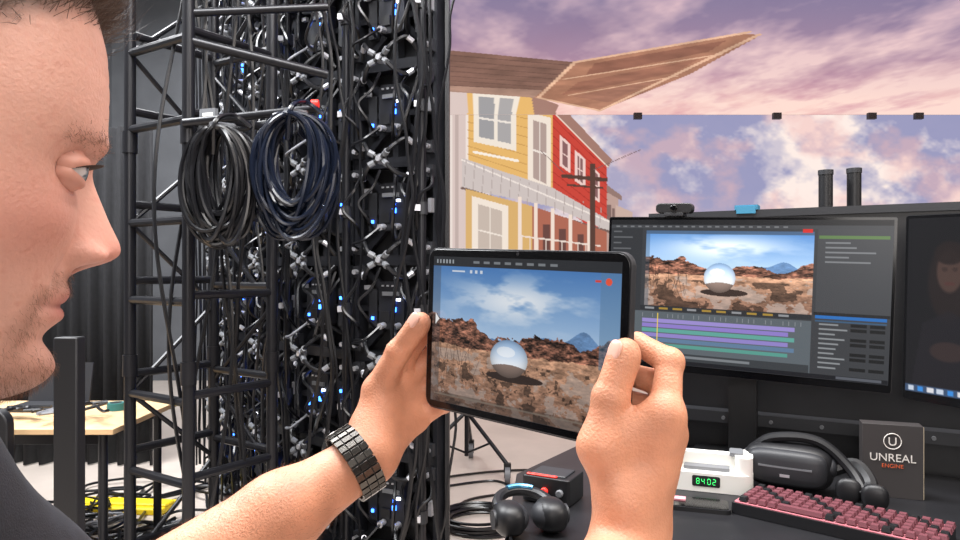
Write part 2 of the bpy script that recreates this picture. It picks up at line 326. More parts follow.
# ============================================================ REAR OF CURVED LED PANEL WALL
pw=empty('led_panel_wall',(-.9,4.2,0))
def cabinet_mesh(var):
    rr=random.Random(var); b=MB()
    b.box((0,.045,.25),(.492,.02,.492),M['black'])
    for x in(-.235,.235): b.box((x,0,.25),(.024,.085,.496),M['cab'])
    for z in(.013,.487): b.box((0,0,z),(.496,.085,.026),M['cab'])
    b.box((0,-.005,.25),(.03,.06,.47),M['cab']); b.box((0,-.002,.25),(.47,.05,.03),M['cab'])
    for s in(-1,1):
        b.box((0,.01,.25),(.03,.035,.6),M['cab'],Ry(s*.785))
        b.box((s*.14,-.02,.25),(.05,.03,.2),M['dark'])
    b.rbox((0,-.045,.27),(.15,.06,.24),M['cab'],r=.02,axis=1)
    b.box((0,-.08,.33),(.1,.012,.02),M['grey']); b.box((-.03,-.079,.215),(.05,.012,.05),M['black'])
    b.cyl((-.045,-.075,.17),(-.045,-.115,.165),.016,M['silver']); b.cyl((.045,-.075,.17),(.045,-.115,.165),.016,M['silver'])
    b.box((.02,-.081,.25),(.018,.012,.024),M['blue']); b.box((.045,-.081,.30),(.02,.010,.012),M['whiteled']); b.box((.02,-.081,.285),(.010,.012,.014),M['blue'])
    for s in(-1,1): b.box((s*.14,-.038,.30 if s>0 else .2),(.012,.01,.016),M['blue'])
    for k in range(3): b.box((-.05+.03*k,-.079,.37),(.012,.006,.008),M['silver'])
    for x in(-.215,.215):
        for z in(.06,.44):
            b.box((x,-.055,z),(.045,.035,.06),M['dark']); b.cyl((x,-.07,z),(x,-.10,z),.013,M['silver'],n=8)
    b.box((.22,-.05,.27),(.02,.04,.07),M['silver']); b.box((-.16,-.05,.36),(.035,.02,.022),M['silver'])
    hx=-.02+rr.uniform(-.02,.02); b.sph((hx,-.16,.0),(.032,.024,.028),M['grey'],nu=12,nv=8); b.cyl((hx,-.18,0),(hx,-.19,0),.014,M['silver'],n=10)
    for sx,sz in((1,1),(-1,1),(1,-1),(-1,-1)):
        e=(hx+sx*.13,-.12,sz*(.085+rr.uniform(-.01,.02)))
        b.sweep(bez([(hx,-.165,0),(hx+sx*.05,-.185,sz*.03),(hx+sx*.09,-.165,sz*.07),e,(hx+sx*.17,-.07,sz*.03)],5),.0115,M['black'],n=6)
        b.cyl((hx+sx*.03,-.175,sz*.018),(hx+sx*.055,-.188,sz*.034),.016,M['grey'],n=8); b.cyl((e[0],e[1],e[2]),(e[0]+sx*.02,e[1]+.02,e[2]-sz*.02),.014,M['silver'],n=8)
    for k in range(5):
        x=-.2+.1*k; z0=.08+rr.uniform(0,.06)
        b.sweep(bez([(x,-.06,z0),(x+rr.uniform(-.06,.06),-.14,z0+.07),(x+rr.uniform(-.08,.08),-.17,.25+rr.uniform(-.04,.06)),(x+rr.uniform(-.07,.07),-.13,.36),(x+.02,-.06,.46)],6),.0085,M['cable'],n=5)
    b.sweep(bez([(-.045,-.115,.165),(-.09,-.19,.1),(-.17,-.17,.08),(-.2,-.08,.06)],6),.007,M['lite'] if var%2 else M['cable'],n=5)
    b.sweep(bez([(.045,-.115,.165),(.11,-.19,.10),(.16,-.19,.20),(.2,-.12,.44)],6),.008,M['cable'],n=5)
    o=b.build('panel_cabinet',None,center=False); me=o.data; bpy.data.objects.remove(o); return me
CMs=[cabinet_mesh(v) for v in range(4)]
PW=[(-.19,3.5),(-.64,3.72),(-1.02,4.04),(-1.35,4.42),(-1.64,4.83),(-1.88,5.27)]
k=0
for i in range(5):
    a=np.array(PW[i]);d=np.array(PW[i+1]); mid=(a+d)/2; ang=math.atan2(a[1]-d[1],a[0]-d[0])
    for r in range(7):
        o=bpy.data.objects.new('panel_cabinet_%d'%k,CMs[(k*3+r)%4]); k+=1; scene.collection.objects.link(o)
        o.location=(mid[0],mid[1],.05+r*.5); o.rotation_euler=(0,0,ang); attach(o,pw)
b=MB()
for i,p in enumerate(PW):
    p=np.array(p); q=np.array(PW[min(i+1,5)])-np.array(PW[max(i-1,0)]); nn=nrm(np.array([q[1],-q[0]]))
    nn=-nn if nn[1]>0 else nn; tq=q/np.linalg.norm(q)
    x,y=p+nn*.10
    if i==0: x-=.05
    b.cyl((x,y,.0),(x,y,3.6),.022,M['blackm'])
    for z in np.arange(.3,3.5,.5):
        b.cyl((x,y,z-.03),(x,y,z+.03),.03,M['dark']); b.box((x+nn[0]*.04,y+nn[1]*.04,z),(.03,.03,.03),M['silver'])
    for kk in range(5):
        ph=random.random()*6; pts=[]
        for z in np.linspace(.05,3.55,26):
            o=p+nn*(.13+.025*kk)+tq*(.05*math.sin(z*3.1*(1+.13*kk)+ph)+.045*(kk-2)+random.uniform(-.014,.014)); pts.append((o[0],o[1],z))
        b.sweep(bez(pts,3),(.007,.009,.008,.011,.008)[kk],M['cable'],n=5)
b.box((-.165,3.56,1.8),(.02,.12,3.5),M['black'])
for i in range(5):
    a=np.array(PW[i]);d=np.array(PW[i+1]); b.box(((a[0]+d[0])/2,(a[1]+d[1])/2,.025),(.5,.4,.05),M['blackm'],Rz(math.atan2(a[1]-d[1],a[0]-d[0])))
b.build('support_frame_and_cables',pw)
# ============================================================ TRUSS TOWER
b=MB(); C4=[np.array(p) for p in((-1.65,3.30),(-1.27,3.05),(-1.02,3.43),(-1.40,3.68))]
for p in C4:
    b.cyl((p[0],p[1],.02),(p[0],p[1],5.1),.027,M['blackm'])
    for z in(1.05,2.1,3.15): b.cyl((p[0],p[1],z-.05),(p[0],p[1],z+.05),.034,M['blackm'])
for i in range(4):
    p,q=C4[i],C4[(i+1)%4]
    z=.12;k=0
    while z<5:
        zz_=z+.04*(k%2)+.03*i; b.cyl((p[0],p[1],zz_),(q[0],q[1],zz_),.02,M['blackm'],n=10)
        if i in(2,3) :
            aa,bb_=(p,q) if k%2 else (q,p)
            b.cyl((aa[0],aa[1],z),(bb_[0],bb_[1],z+.4),.012,M['blackm'],n=8)
        z+=.4;k+=1
m=sum(C4)/4; b.box((m[0],m[1],.012),(.75,.75,.024),M['blackm'],Rz(-.58))
b.box((-1.17,3.02,2.15),(.08,.02,.09),M['grey'],Rz(-.3)); b.box((-1.17,3.008,2.15),(.05,.005,.05),M['white'],Rz(-.3))
b.cyl((-1.27,3.05,2.50),(-.72,3.3,2.42),.022,M['blackm']); b.cyl((-1.27,3.05,2.62),(-.72,3.3,2.74),.018,M['blackm'])
for kk in range(6):
    pts=[(-1.36+.05*kk+.06*math.sin(z*2.5+kk*1.7),3.1+.06*math.cos(z*2+kk)+.04*kk,z) for z in np.linspace(.05,4.8,22)]
    b.sweep(bez(pts,3),.009,M['cable'],n=5)
b.cyl((-1.27,3.0,2.13),(-.70,2.99,2.19),.018,M['blackm']); b.cyl((-.70,2.99,2.19),(-1.02,3.43,2.19),.016,M['blackm']); b.cyl((-.71,2.95,2.2),(-.68,2.95,2.2),.018,M['red'])
b.build('truss_tower')
def coil(name,cx,cy,cz,w,h,N,m,seed):
    r=random.Random(seed); b=MB(); pts=[]
    for i in range(N):
        a,bb=w*(.60+.45*r.random()),h*(.72+.32*r.random()); ox,oy=r.uniform(-.03,.03),-.09*i/N+r.uniform(-.02,.02); tl=r.uniform(-.2,.2)
        for t in np.linspace(0,2*pi,26,endpoint=False):
            x=a*math.sin(t)*(1+.12*math.cos(t)); z=bb*math.cos(t)-bb
            pts.append((cx+ox+x*math.cos(tl)+z*math.sin(tl)*.5, cy+oy+.02*math.sin(t*2+i), cz+z))
    b.sweep(bez(pts,2),.0088,m,n=6)
    b.cyl((cx-.02,cy-.09,cz+.01),(cx+.02,cy+.05,cz+.03),.013,M['grey'])
    b.sweep(bez([(cx-.03,cy-.05,cz-.1),(cx,cy-.1,cz+.02),(cx+.03,cy+.02,cz+.07),(cx+.1,cy+.03,cz+.02)],6),.01,m)
    b.build(name)
coil('cable_coil',-1.05,2.88,2.07,.125,.235,30,M['cable'],1)
coil('cable_coil.001',-.755,2.90,2.13,.150,.245,40,M['cablebl'],2)
xs=np.linspace(-4.3,-2.5,90); V=[];F=[]
for j,z in enumerate((0.01,1.3,2.6)):
    for i,x in enumerate(xs): V.append((x,5.4+.05*math.sin(i*1.05)+.02*math.sin(i*.4),z))
for j in range(2):
    for i in range(89): F.append([j*90+i,j*90+i+1,(j+1)*90+i+1,(j+1)*90+i])
o=mesh_obj('black_drape',V,F,[M['drape']],angle=180); o.modifiers.new('s','SOLIDIFY').thickness=.01
b=MB(); tz=.75
b.box((-2.68,3.66,tz-.014),(1.9,.72,.028),M['wood'])
for x in(-3.5,-1.82):
    for y in(3.38,3.95): b.cyl((x,y,0),(x,y,tz-.028),.022,M['blackm'])
b.box((-2.68,3.38,tz-.06),(1.7,.03,.06),M['blackm']); b.box((-2.68,3.95,tz-.06),(1.7,.03,.06),M['blackm'])
b.build('work_table',bevel=.003)
b=MB(); b.cyl((-1.95,3.75,tz),(-1.95,3.75,tz+.04),.045,M['teal'],n=24); b.cyl((-1.95,3.75,tz+.04),(-1.95,3.75,tz+.041),.03,M['black'],n=24); b.build('tape_roll')
b=MB(); b.rbox((-2.35,3.8,tz+.01),(.34,.24,.018),M['dark'],r=.015); b.box((-2.35,3.93,tz+.12),(.34,.012,.22),M['dark'],Rx(-.2)); b.build('laptop')
b=MB()
for kk in range(12):
    x=-3.0+.10*kk; b.sweep(bez([(x+random.uniform(-.12,.12),3.34+random.uniform(0,.25),tz+.012+.010*kk*.5+.01*random.random()) for _ in range(6)],8),.008,M['cable'] if kk%3 else M['lite'],n=5)
b.build('table_cables')
b=MB()
for kk in range(34):
    x=random.uniform(-2.8,-1.2); y=random.uniform(2.9,4.6)
    b.sweep(bez([(x+random.uniform(-.35,.35),y+random.uniform(-.35,.35),.012+.05*random.random()) for _ in range(7)],8),.009,M['cable'] if kk%4 else M['lite'],n=5)
b.build('floor_cables')
b=MB(); b.box((-2.28,4.4,.02),(.7,.2,.04),M['yellow'],Rz(-.1)); b.box((-2.28,4.4,.045),(.7,.11,.02),M['yellow'],Rz(-.1)); b.build('yellow_cable_ramp',bevel=.01)
b=MB(); b.box((-1.29,2.2,.645),(.075,.05,1.29),M['black']); b.box((-1.29,2.2,.012),(.4,.35,.024),M['blackm'])
b.build('pedestal_stand',bevel=.005)
b=MB(); cx,cy=-2.15,2.72
b.rbox((cx,cy,.45),(.46,.44,.07),M['black'],r=.08); b.rbox((cx-.03,cy+.22,.72),(.42,.05,.40),M['black'],r=.07,axis=1); b.box((cx-.02,cy+.24,.51),(.06,.03,.18),M['dark'])
b.cyl((cx,cy,.1),(cx,cy,.42),.03,M['dark'])
for a in np.arange(5)*2*pi/5:
    ex,ey=cx+.28*math.cos(a),cy+.28*math.sin(a); b.cyl((cx,cy,.11),(ex,ey,.075),.02,M['dark']); b.cyl((ex-.015,ey,.03),(ex+.015,ey,.03),.03,M['black'])
for s in(-1,1): b.sweep(bez([(cx+s*.2,cy,.45),(cx+s*.26,cy,.53),(cx+s*.25,cy-.02,.64),(cx+s*.25,cy+.12,.65)],6),.014,M['dark'])
b.build('office_chair',bevel=.006)
b=MB(); cx,cy=-.10,5.2; b.cyl((cx,cy,.12),(cx,cy,1.0),.016,M['blackm']); b.cyl((cx,cy,.42),(cx,cy,.5),.03,M['blackm'])
for a in(-.75,1.5,3.6):
    ex,ey=cx+.40*math.cos(a),cy+.40*math.sin(a)
    b.cyl((cx,cy,.45),(ex,ey,.13),.015,M['blackm']); b.cyl((cx,cy,.14),(cx+(ex-cx)*.6,cy+(ey-cy)*.6,.255),.008,M['blackm'])
    b.cyl((ex-.018,ey,.06),(ex+.018,ey,.06),.06,M['grey'],n=20); b.cyl((ex-.022,ey,.06),(ex+.022,ey,.06),.025,M['black']); b.box((ex,ey,.11),(.05,.04,.06),M['black'])
b.build('rolling_light_stand')
b=MB()
for k in range(10):
    r=.2+.03*random.random(); ox,oy=random.uniform(-.03,.03),random.uniform(-.03,.03)
    b.sweep([(.0+ox+r*math.cos(t),4.12+oy+r*.9*math.sin(t),.012+.009*k*.6) for t in np.linspace(0,2*pi,36,endpoint=False)],.009,M['cable'],closed=True,n=5)
for P_ in ([(-.2,4.2,.01),(-.45,4.6,.01),(-.3,5.0,.01),(.5,5.2,.01),(1.2,4.6,.01)],[(.16,4.2,.01),(.4,4.5,.01),(.3,3.8,.01),(.7,3.5,.01)],[(-.3,3.9,.01),(-.1,4.5,.01),(.2,4.7,.01),(.1,4.95,.01),(-.3,4.8,.01)]): b.sweep(bez(P_,10),.009,M['cable'],n=5)
b.build('floor_cable_coil')
# ============================================================ DESK AREA
DZ=1.0; Z=np.array([0,0,1.])
P=[(.03,1.15),(.09,1.72),(.36,2.12),(1.75,1.35),(1.45,.80)]
b=MB(); V=[(x,y,DZ-.03) for x,y in P]+[(x,y,DZ) for x,y in P]
b.add(V,[[0,1,2,3,4],[9,8,7,6,5]]+[[i,i+5,(i+1)%5+5,(i+1)%5] for i in range(5)],M['desk'])
for x,y in((.12,1.25),(.15,1.68),(.42,2.02),(1.62,1.36),(1.38,.9)): b.box((x,y,(DZ-.03)/2),(.05,.05,DZ-.03),M['blackm'])
b.build('standing_desk',bevel=.003)
UD=nrm((.875,-.485,0)); ND=np.array([.485,.875,0]); RD=Rz(math.atan2(-.485,.875))
b=MB(); st=np.array([.36,2.12,0])+ND*.03
q=st+UD*(.15+.85); b.box((q[0],q[1],.83),(1.7,.03,1.64),M['desk'],RD)
b.box((q[0],q[1],1.655),(1.7,.045,.02),M['dark'],RD)
q2=q-ND*.05; b.box((q2[0],q2[1],1.10),(1.7,.05,.03),M['dark'],RD)
for s in np.arange(-.75,.8,.12):
    p=q2+UD*s-ND*.028; b.cyl((p[0],p[1],1.1),tuple(p-ND*.006+np.array([0,0,1.1])),.005,M['grey'],n=8)
b.build('desk_back_panel')
p=st+UD*.42; b=MB(); b.box((p[0],p[1],1.672),(.06,.05,.013),M['bluetape'],RD); b.box((p[0]-ND[0]*.026,p[1]-ND[1]*.026,1.665),(.05,.002,.02),M['bluetape'],RD); b.build('blue_tape')
for i,(x,z) in enumerate(((.963,1.775),(1.042,1.78))):
    b=MB(); b.cyl((x,1.95,0),(x,1.95,z),.0185,M['black'],n=20); b.cyl((x,1.95,0),(x,1.95,.02),.035,M['black'],n=20); b.cyl((x,1.95,z-.01),(x,1.95,z+.003),.02,M['dark'],n=20); b.build('support_pole' if i==0 else 'support_pole.001')
def monitor(name,ML,MR,zt,zb,canvas,stand=True):
    ML=np.array(ML,float);MR=np.array(MR,float); U=nrm(MR-ML); L=np.linalg.norm(MR-ML)
    N=nrm(np.cross(U,(0,0,1)))
    N=-N if N[1]>0 else N
    Vv=nrm(np.cross(N,U)); Vv=Vv if Vv[2]>0 else -Vv
    H=zt-zb; C=(ML+MR)/2+np.array([0,0,(zt+zb)/2]); R=np.stack([U,-N,Vv],1)
    b=MB(); b.rbox(C-N*.012,(L,.022,H),M['black'],R,r=.006,axis=1)
    b.rbox(C-N*.035,(L*.6,.04,H*.6),M['dark'],R,r=.03,axis=1)
    b.rbox(C+N*.0,(L-.004,.003,H-.004),M['glass'],R,r=.005,axis=1)
    if stand:
        base=np.array([C[0],C[1],0])-N*.09
        b.box(base+np.array([0,0,(C[2]+DZ)/2]),(.07,.03,C[2]-DZ),M['black'],R=Rz(math.atan2(U[1],U[0])))
        b.rbox(base+N*.03+np.array([0,0,DZ+.007]),(.26,.2,.014),M['black'],R=Rz(math.atan2(U[1],U[0])),r=.03)
        b.box(C-N*.07,(.1,.08,.1),M['dark'],R)
    o=b.build(name)
    m=.008
    def fn(X,Y): return C+np.outer((X-.5)*(L-2*m),U)+np.outer((.5-Y)*(H-2*m-.012)+.006,Vv)+N*.0025
    canvas.mesh('screen',fn,EM,o)
    return C,U,N,Vv,L,H,o
c=Canvas(520,300,0,0,1,1,(60,62,66))
c.rect(0,0,1,.035,(34,35,38)); c.rect(0,.035,1,.06,(68,70,74))
for k in range(22): c.rect(.02+.03*k,.042,.035+.03*k,.053,(140,142,146),.7)
c.rect(0,.06,.13,.9,(52,54,58))
for k in range(14): c.rect(.01,.08+.04*k,.04+.05*random.random(),.09+.04*k,(130,132,136),.6)
desert(c,.145,.075,.755,.60,2.0,seed=31,dim=1.16,ry=.19,cy=.60,cx=.47)
c.rect(.145,.075,.755,.10,(70,86,105),.7); c.rect(.715,.058,.748,.083,(215,40,35))
c.rect(.145,.10,.16,.60,(80,100,120),.4)
c.rect(.13,.60,.755,.635,(46,48,52))
for k in range(10): c.rect(.15+k*.055,.61,.185+k*.055,.625,(200,160,60) if k%3 else (170,172,176),.8)
c.rect(.0,.64,.755,.97,(92,100,106))
for k in range(9): c.rect(.01,.66+.03*k,.10,.675+.03*k,(150,154,160),.6)
for k in range(30): c.rect(.14+.02*k,.655,.1415+.02*k,.68,(170,172,176),.7)
cols=[(154,140,206),(142,124,200),(96,164,154),(144,130,198),(96,124,154),(88,154,142)]
for k,cc in enumerate(cols): c.rect(.14,.69+.034*k,.70-.02*(k%2),.716+.034*k,cc)
c.rect(.20,.65,.204,.92,(230,200,80)); c.rect(.13,.92,.75,.97,(58,62,66)); c.rect(.15,.935,.55,.95,(150,155,160),.7)
c.rect(.765,.06,1,.58,(70,72,76)); c.rect(.77,.10,.99,.12,(96,128,76))
for k in range(5): c.rect(.79,.14+.03*k,.86+.1*random.random(),.15+.03*k,(165,168,172),.6)
c.rect(.76,.58,1,.6,(34,36,39)); c.rect(.765,.60,.99,.622,(40,110,185)); c.rect(.765,.63,.99,.64,(60,90,120))
for k in range(10):
    c.rect(.78,.65+.03*k,.83+.04*random.random(),.66+.03*k,(170,174,178),.7)
    if k%3!=2: c.rect(.88,.645+.03*k,.93,.665+.03*k,(24,26,28)); c.rect(.94,.645+.03*k,.985,.665+.03*k,(24,26,28))
c.rect(0,.97,1,1,(24,26,32)); c.rect(.84,.975,.98,.99,(150,155,165),.5)
C1,U1,N1,V1,L1,H1,mo=monitor('computer_monitor',(.352,1.94,.012),(.955,1.61,-.012),1.635,1.225,c)
b=MB(); q=C1+V1*(H1/2+.016)-U1*L1*.24; R=np.stack([U1,-N1,V1],1)
b.rbox(q+V1*.006,(.095,.03,.026),M['black'],R,r=.010,axis=1); b.cyl(q+N1*.014+V1*.006,q+N1*.019+V1*.006,.009,M['glass']); b.box(q-V1*.010-N1*.01,(.05,.05,.010),M['dark'],R); b.box(q-V1*.03-N1*.035,(.04,.008,.04),M['dark'],R); b.build('webcam',bevel=.002)
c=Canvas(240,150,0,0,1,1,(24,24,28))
c.ell(.13,.36,.070,.24,(40,32,32),.8); c.ell(.13,.30,.042,.13,(98,74,66),.65); c.poly([(.02,.955),(.05,.60),(.13,.52),(.21,.60),(.25,.955)],(34,32,38),.7); c.ell(.13,.20,.050,.07,(38,30,30),.9); c.ell(.115,.29,.009,.014,(50,38,36),.6); c.ell(.146,.29,.009,.014,(50,38,36),.6); c.ell(.13,.37,.018,.012,(84,50,48),.6); c.ell(.13,.75,.06,.06,(80,58,52),.45)  # dim reflection of a person, painted into the screen's picture
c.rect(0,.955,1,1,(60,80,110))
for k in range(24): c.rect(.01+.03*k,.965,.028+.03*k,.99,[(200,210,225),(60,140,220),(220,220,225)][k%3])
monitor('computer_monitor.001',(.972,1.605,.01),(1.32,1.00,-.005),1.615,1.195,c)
def place(px,py): return np.array([px,py,DZ])
b=MB(); R=Rz(-.35); q=place(.525,1.62); e=R@np.array([1,0,0]); dd=R@np.array([0,1,0])
b.rbox(q+Z*.022,(.20,.10,.042),M['white'],R,r=.03)
for s in(-1,1):
    b.rbox(q+e*s*.080+Z*.052,(.038,.085,.058),M['white'],R,r=.016); b.rbox(q+e*s*.064+dd*.01+Z*.081,(.03,.05,.008),M['grey'],R,r=.008)
b.rbox(q+dd*.03+Z*.05,(.15,.03,.046),M['white'],R,r=.012); b.rbox(q-dd*.012+Z*.045,(.10,.03,.012),M['grey'],R,r=.006)
b.rbox(q-dd*.049+Z*.025,(.060,.004,.024),M['black'],R,r=.004,axis=1)
SEG={0:'abcdef',8:'abcdefg',4:'fgbc',2:'abged'}
for k,dg in enumerate((8,4,0,2)):
    o0=q+e*(-.0175+.011*k+(.002 if k>1 else 0))-dd*.0518+Z*.025
    for sg in SEG[dg]:
        ox,oz,hor={'a':(0,.006,1),'g':(0,0,1),'d':(0,-.006,1),'f':(-.003,.003,0),'b':(.003,.003,0),'e':(-.003,-.003,0),'c':(.003,-.003,0)}[sg]
        b.box(o0+e*ox+Z*oz,(.0045 if hor else .0012,.001,.0012 if hor else .0045),M['green'],R)
b.build('battery_charger')
b=MB(); R=Rz(-.3); b.rbox(place(.45,1.48)+Z*.0045,(.15,.072,.009),M['black'],R,r=.012); b.rbox(place(.45,1.48)+Z*.0095,(.142,.064,.001),M['glass'],R,r=.01); b.build('smartphone')
b=MB(); b.box(place(.425,1.50)+Z*.0115,(.03,.02,.003),M['card'],R); b.build('pink_sticker')
b=MB(); R=Rz(math.atan2(-.66,.75)); q=place(.70,1.37); Rk=R
b.rbox(q+Z*.012,(.37,.14,.022),M['black'],Rk,r=.008)
b.rbox(q+Z*.0235,(.36,.13,.002),M['keyblk'],Rk,r=.006)
for r in range(6):
    k=0;x=-.172
    while x<.172:
        w=.0165 if not(r==0 and 3<k<5) else .085
        if r==0 and x+w>.18: break
        p=q+Rk@np.array([x+w/2,-.052+r*.0205,.027]); V=[]
        for sz,h in((1,0),(.72,.008)):
            for sx,sy in((-1,-1),(1,-1),(1,1),(-1,1)): V.append(p+Rk@np.array([sx*w/2*sz if w<.05 else sx*(w/2-.002*(h>0)),sy*.0083*sz,h]))
        b.add(V,[[3,2,1,0],[4,5,6,7],[0,1,5,4],[1,2,6,5],[2,3,7,6],[3,0,4,7]],M['keyred'] if (k+r)%5 else M['black'])
        x+=w+.0025;k+=1
b.build('mechanical_keyboard')
# vr headset: visor, face gasket, side arms, halo strap
b=MB(); q=place(.705,1.60)+Z*.056; R=Rz(-.55); e=R@np.array([1,0,0]); dd=R@np.array([0,1,0])
b.sph(q,(.094,.050,.050),M['black'],R,nu=36,nv=20,p=.6)
b.sph(q-dd*.022+Z*.002,(.084,.038,.040),M['dark'],R,nu=32,nv=16,p=.5)
b.box(q-dd*.058+Z*.006,(.11,.004,.004),M['grey'],R); b.box(q-dd*.059-Z*.012,(.02,.003,.006),M['silver'],R)
for s in(-1,1): b.sph(q+e*s*.088+Z*.005,(.014,.030,.022),M['dark'],R,nu=16,nv=10)
b.sweep(bez([q+e*.09,q+e*.135+dd*.01+Z*.015,q+e*.165-dd*.02-Z*.015,q+e*.15-dd*.05-Z*.036],8),[.015]*25,M['black'],n=8)
b.sweep(bez([q-e*.08+Z*.025,q-e*.03-dd*.01+Z*.060,q+e*.06+Z*.060,q+e*.125-dd*.01+Z*.01,q+e*.16-dd*.05-Z*.040],8),.011,M['black'],n=8)
for s in(0,1): b.sph(q+e*(.125+.05*s)-dd*(.045+.02*s)-Z*.028,(.026,.014,.027),M['black'],R,nu=18,nv=12,p=.8)
b.build('vr_headset')
q=place(.912,1.555); R=Rz(-.35); e=R@np.array([1,0,0]); dd=R@np.array([0,1,0])
b=MB(); b.box(q+Z*.08,(.118,.04,.16),M['box'],R); b.box(q+Z*.08+e*.0595,(.002,.039,.156),M['boxside'],R)
b.sweep([q-dd*.021+e*.017*math.cos(t)+Z*(.124+.017*math.sin(t)) for t in np.linspace(0,2*pi,28,endpoint=False)],.0012,M['ink'],closed=True)
bo=b.build('product_box',bevel=.001)
def text(s,loc,size,Rm,m,parent,nm):
    cu=bpy.data.curves.new(nm,'FONT'); cu.body=s; cu.size=size; cu.align_x='CENTER'; cu.extrude=.0003; cu.materials.append(m)
    o=bpy.data.objects.new(nm,cu); M4=Matrix([list(Rm[i])+[loc[i]] for i in range(3)]+[[0,0,0,1]])
    scene.collection.objects.link(o); o.matrix_world=M4
    o.parent=parent; o.matrix_parent_inverse=Matrix.Translation(-Vector(parent.location))
Rt=np.stack([e,Z,-dd],1)
text('UNREAL',q-dd*.0212+Z*.080,.024,Rt,M['ink'],bo,'lettering_1'); text('ENGINE',q-dd*.0212+Z*.066,.012,Rt,M['orange'],bo,'lettering_2'); text('U',q-dd*.0212+Z*.115,.026,Rt,M['ink'],bo,'lettering_3')
b=MB(); q=place(.160,1.53); R=Rz(-.5); e=R@np.array([1,0,0]); dd=R@np.array([0,1,0])
b.rbox(q+Z*.030,(.11,.09,.055),M['black'],R,r=.008); b.box(q+Z*.059,(.08,.06,.004),M['dark'],R)
b.box(q+Z*.060-dd*.038-e*.01,(.07,.008,.004),M['red'],R)
for s in(-.035,0,.035): b.cyl(q+e*s-dd*.045+Z*.030,q+e*s-dd*.055+Z*.030,.008,M['grey'] if s else M['red'],n=14)
b.build('intercom_box',bevel=.003)
b=MB(); q=place(.095,1.33); R=Rz(.25); e=R@np.array([1,0,0]); dd=R@np.array([0,1,0])
for s in(-1,1):
    cc=q+e*s*.042+Z*.032
    b.sph(cc,(.030,.040,.031),M['black'],R,nu=24,nv=14,p=.8); b.sph(cc-e*s*.012,(.026,.034,.027),M['dark'],R,nu=24,nv=12)
    b.cyl(cc+e*s*.02,cc+e*s*.032,.018,M['dark'],n=20)
b.sweep([q+e*.052*math.cos(t)+dd*(.035+.055*math.sin(t))+Z*(.042+.012*math.sin(t)) for t in np.linspace(0,pi,24)],.011,M['black'],n=10)
b.sweep([q+e*.050*math.cos(t)+dd*(.035+.052*math.sin(t))+Z*(.050+.013*math.sin(t)) for t in np.linspace(.9,2.0,16)],.006,M['bluegl'],n=10)
b.sweep(bez([q-e*.03+Z*.02,q-e*.05-dd*.05+Z*.006,q-e*.0-dd*.10+Z*.006,q+e*.1-dd*.08+Z*.006,q+e*.16+Z*.006],8),.003,M['cable'])
b.build('headphones')
b=MB()
for k in range(5):
    x=1.10+.06*k; y=1.50-.07*k; b.sweep(bez([(x,y,DZ+.008),(x+.03,y-.07,DZ+.02),(x+.06,y-.04,DZ+.01),(x+.08,y-.12,DZ+.015)],8),.005,M['cable'],n=5)
b.build('desk_cables')
b=MB(); q=place(.455,1.72); b.cyl(q,q+Z*.07,.024,M['black'],n=20); b.cyl(q+Z*.07,q+Z*.085,.02,M['orange'],n=20); b.build('small_bottle')
# ============================================================ TABLET
TC=np.array([.0375,.6875,1.433]); TU=nrm((.745,-.665,-.036)); TN=nrm(np.array([-.665,-.745,0])); TV=np.cross(TN,TU)
def T(u,v,w): return TC+u*TU+v*TV+w*TN
RT=np.stack([TU,-TN,TV],1); TW,TH=.250,.174
b=MB(); b.rbox(TC-TN*.0005,(TW,.0075,TH),M['dark'],RT,r=.013,axis=1,n=8); b.rbox(TC+TN*.0035,(TW-.003,.001,TH-.003),M['glass'],RT,r=.012,axis=1,n=8)
tab=b.build('tablet_computer',bevel=.0015)
c=Canvas(560,380,0,0,1,1,(70,72,76))
desert(c,.0,.065,1,1,1.25,seed=5,dim=.95,ry=.128,cy=.61,cx=.465)
c.rect(0,0,1,.065,(44,46,50)); c.rect(0,.065,.05,1,(60,66,74),.35); c.rect(.91,.065,1,.62,(90,124,156),.5); c.rect(0,.93,1,1,(60,52,48),.4)
for k in range(6): c.rect(.02+.02*k,.02,.03+.02*k,.045,(150,155,160))
for k in range(8): c.rect(.25+.06*k,.025,.285+.06*k,.04,(150,155,160),.7)
c.rect(.12,.09,.2,.102,(230,230,230),.8)
for k in range(3): c.rect(.23+.03*k,.085,.245+.03*k,.107,(230,230,230),.8)
q=((c.X-.945)*1.45)**2+(c.Y-.115)**2; c.blend(q<.021**2,(226,84,60)); c.rect(.885,.107,.912,.121,(205,70,60))
c.poly([(.02,.39),(.02,.47),(.045,.43)],(230,230,230)); c.rect(.02,.94,.95,.952,(120,110,100),.7)
c.mesh('screen',lambda X,Y:TC+np.outer((X-.5)*(TW-.018),TU)+np.outer((.5-Y)*(TH-.018),TV)+TN*.0043,EMT,tab)
b=MB(); b.cyl(T(.0,TH/2-.0045,.004),T(0,TH/2-.0045,.0047),.0015,M['dark']); b.build('front_camera',tab)
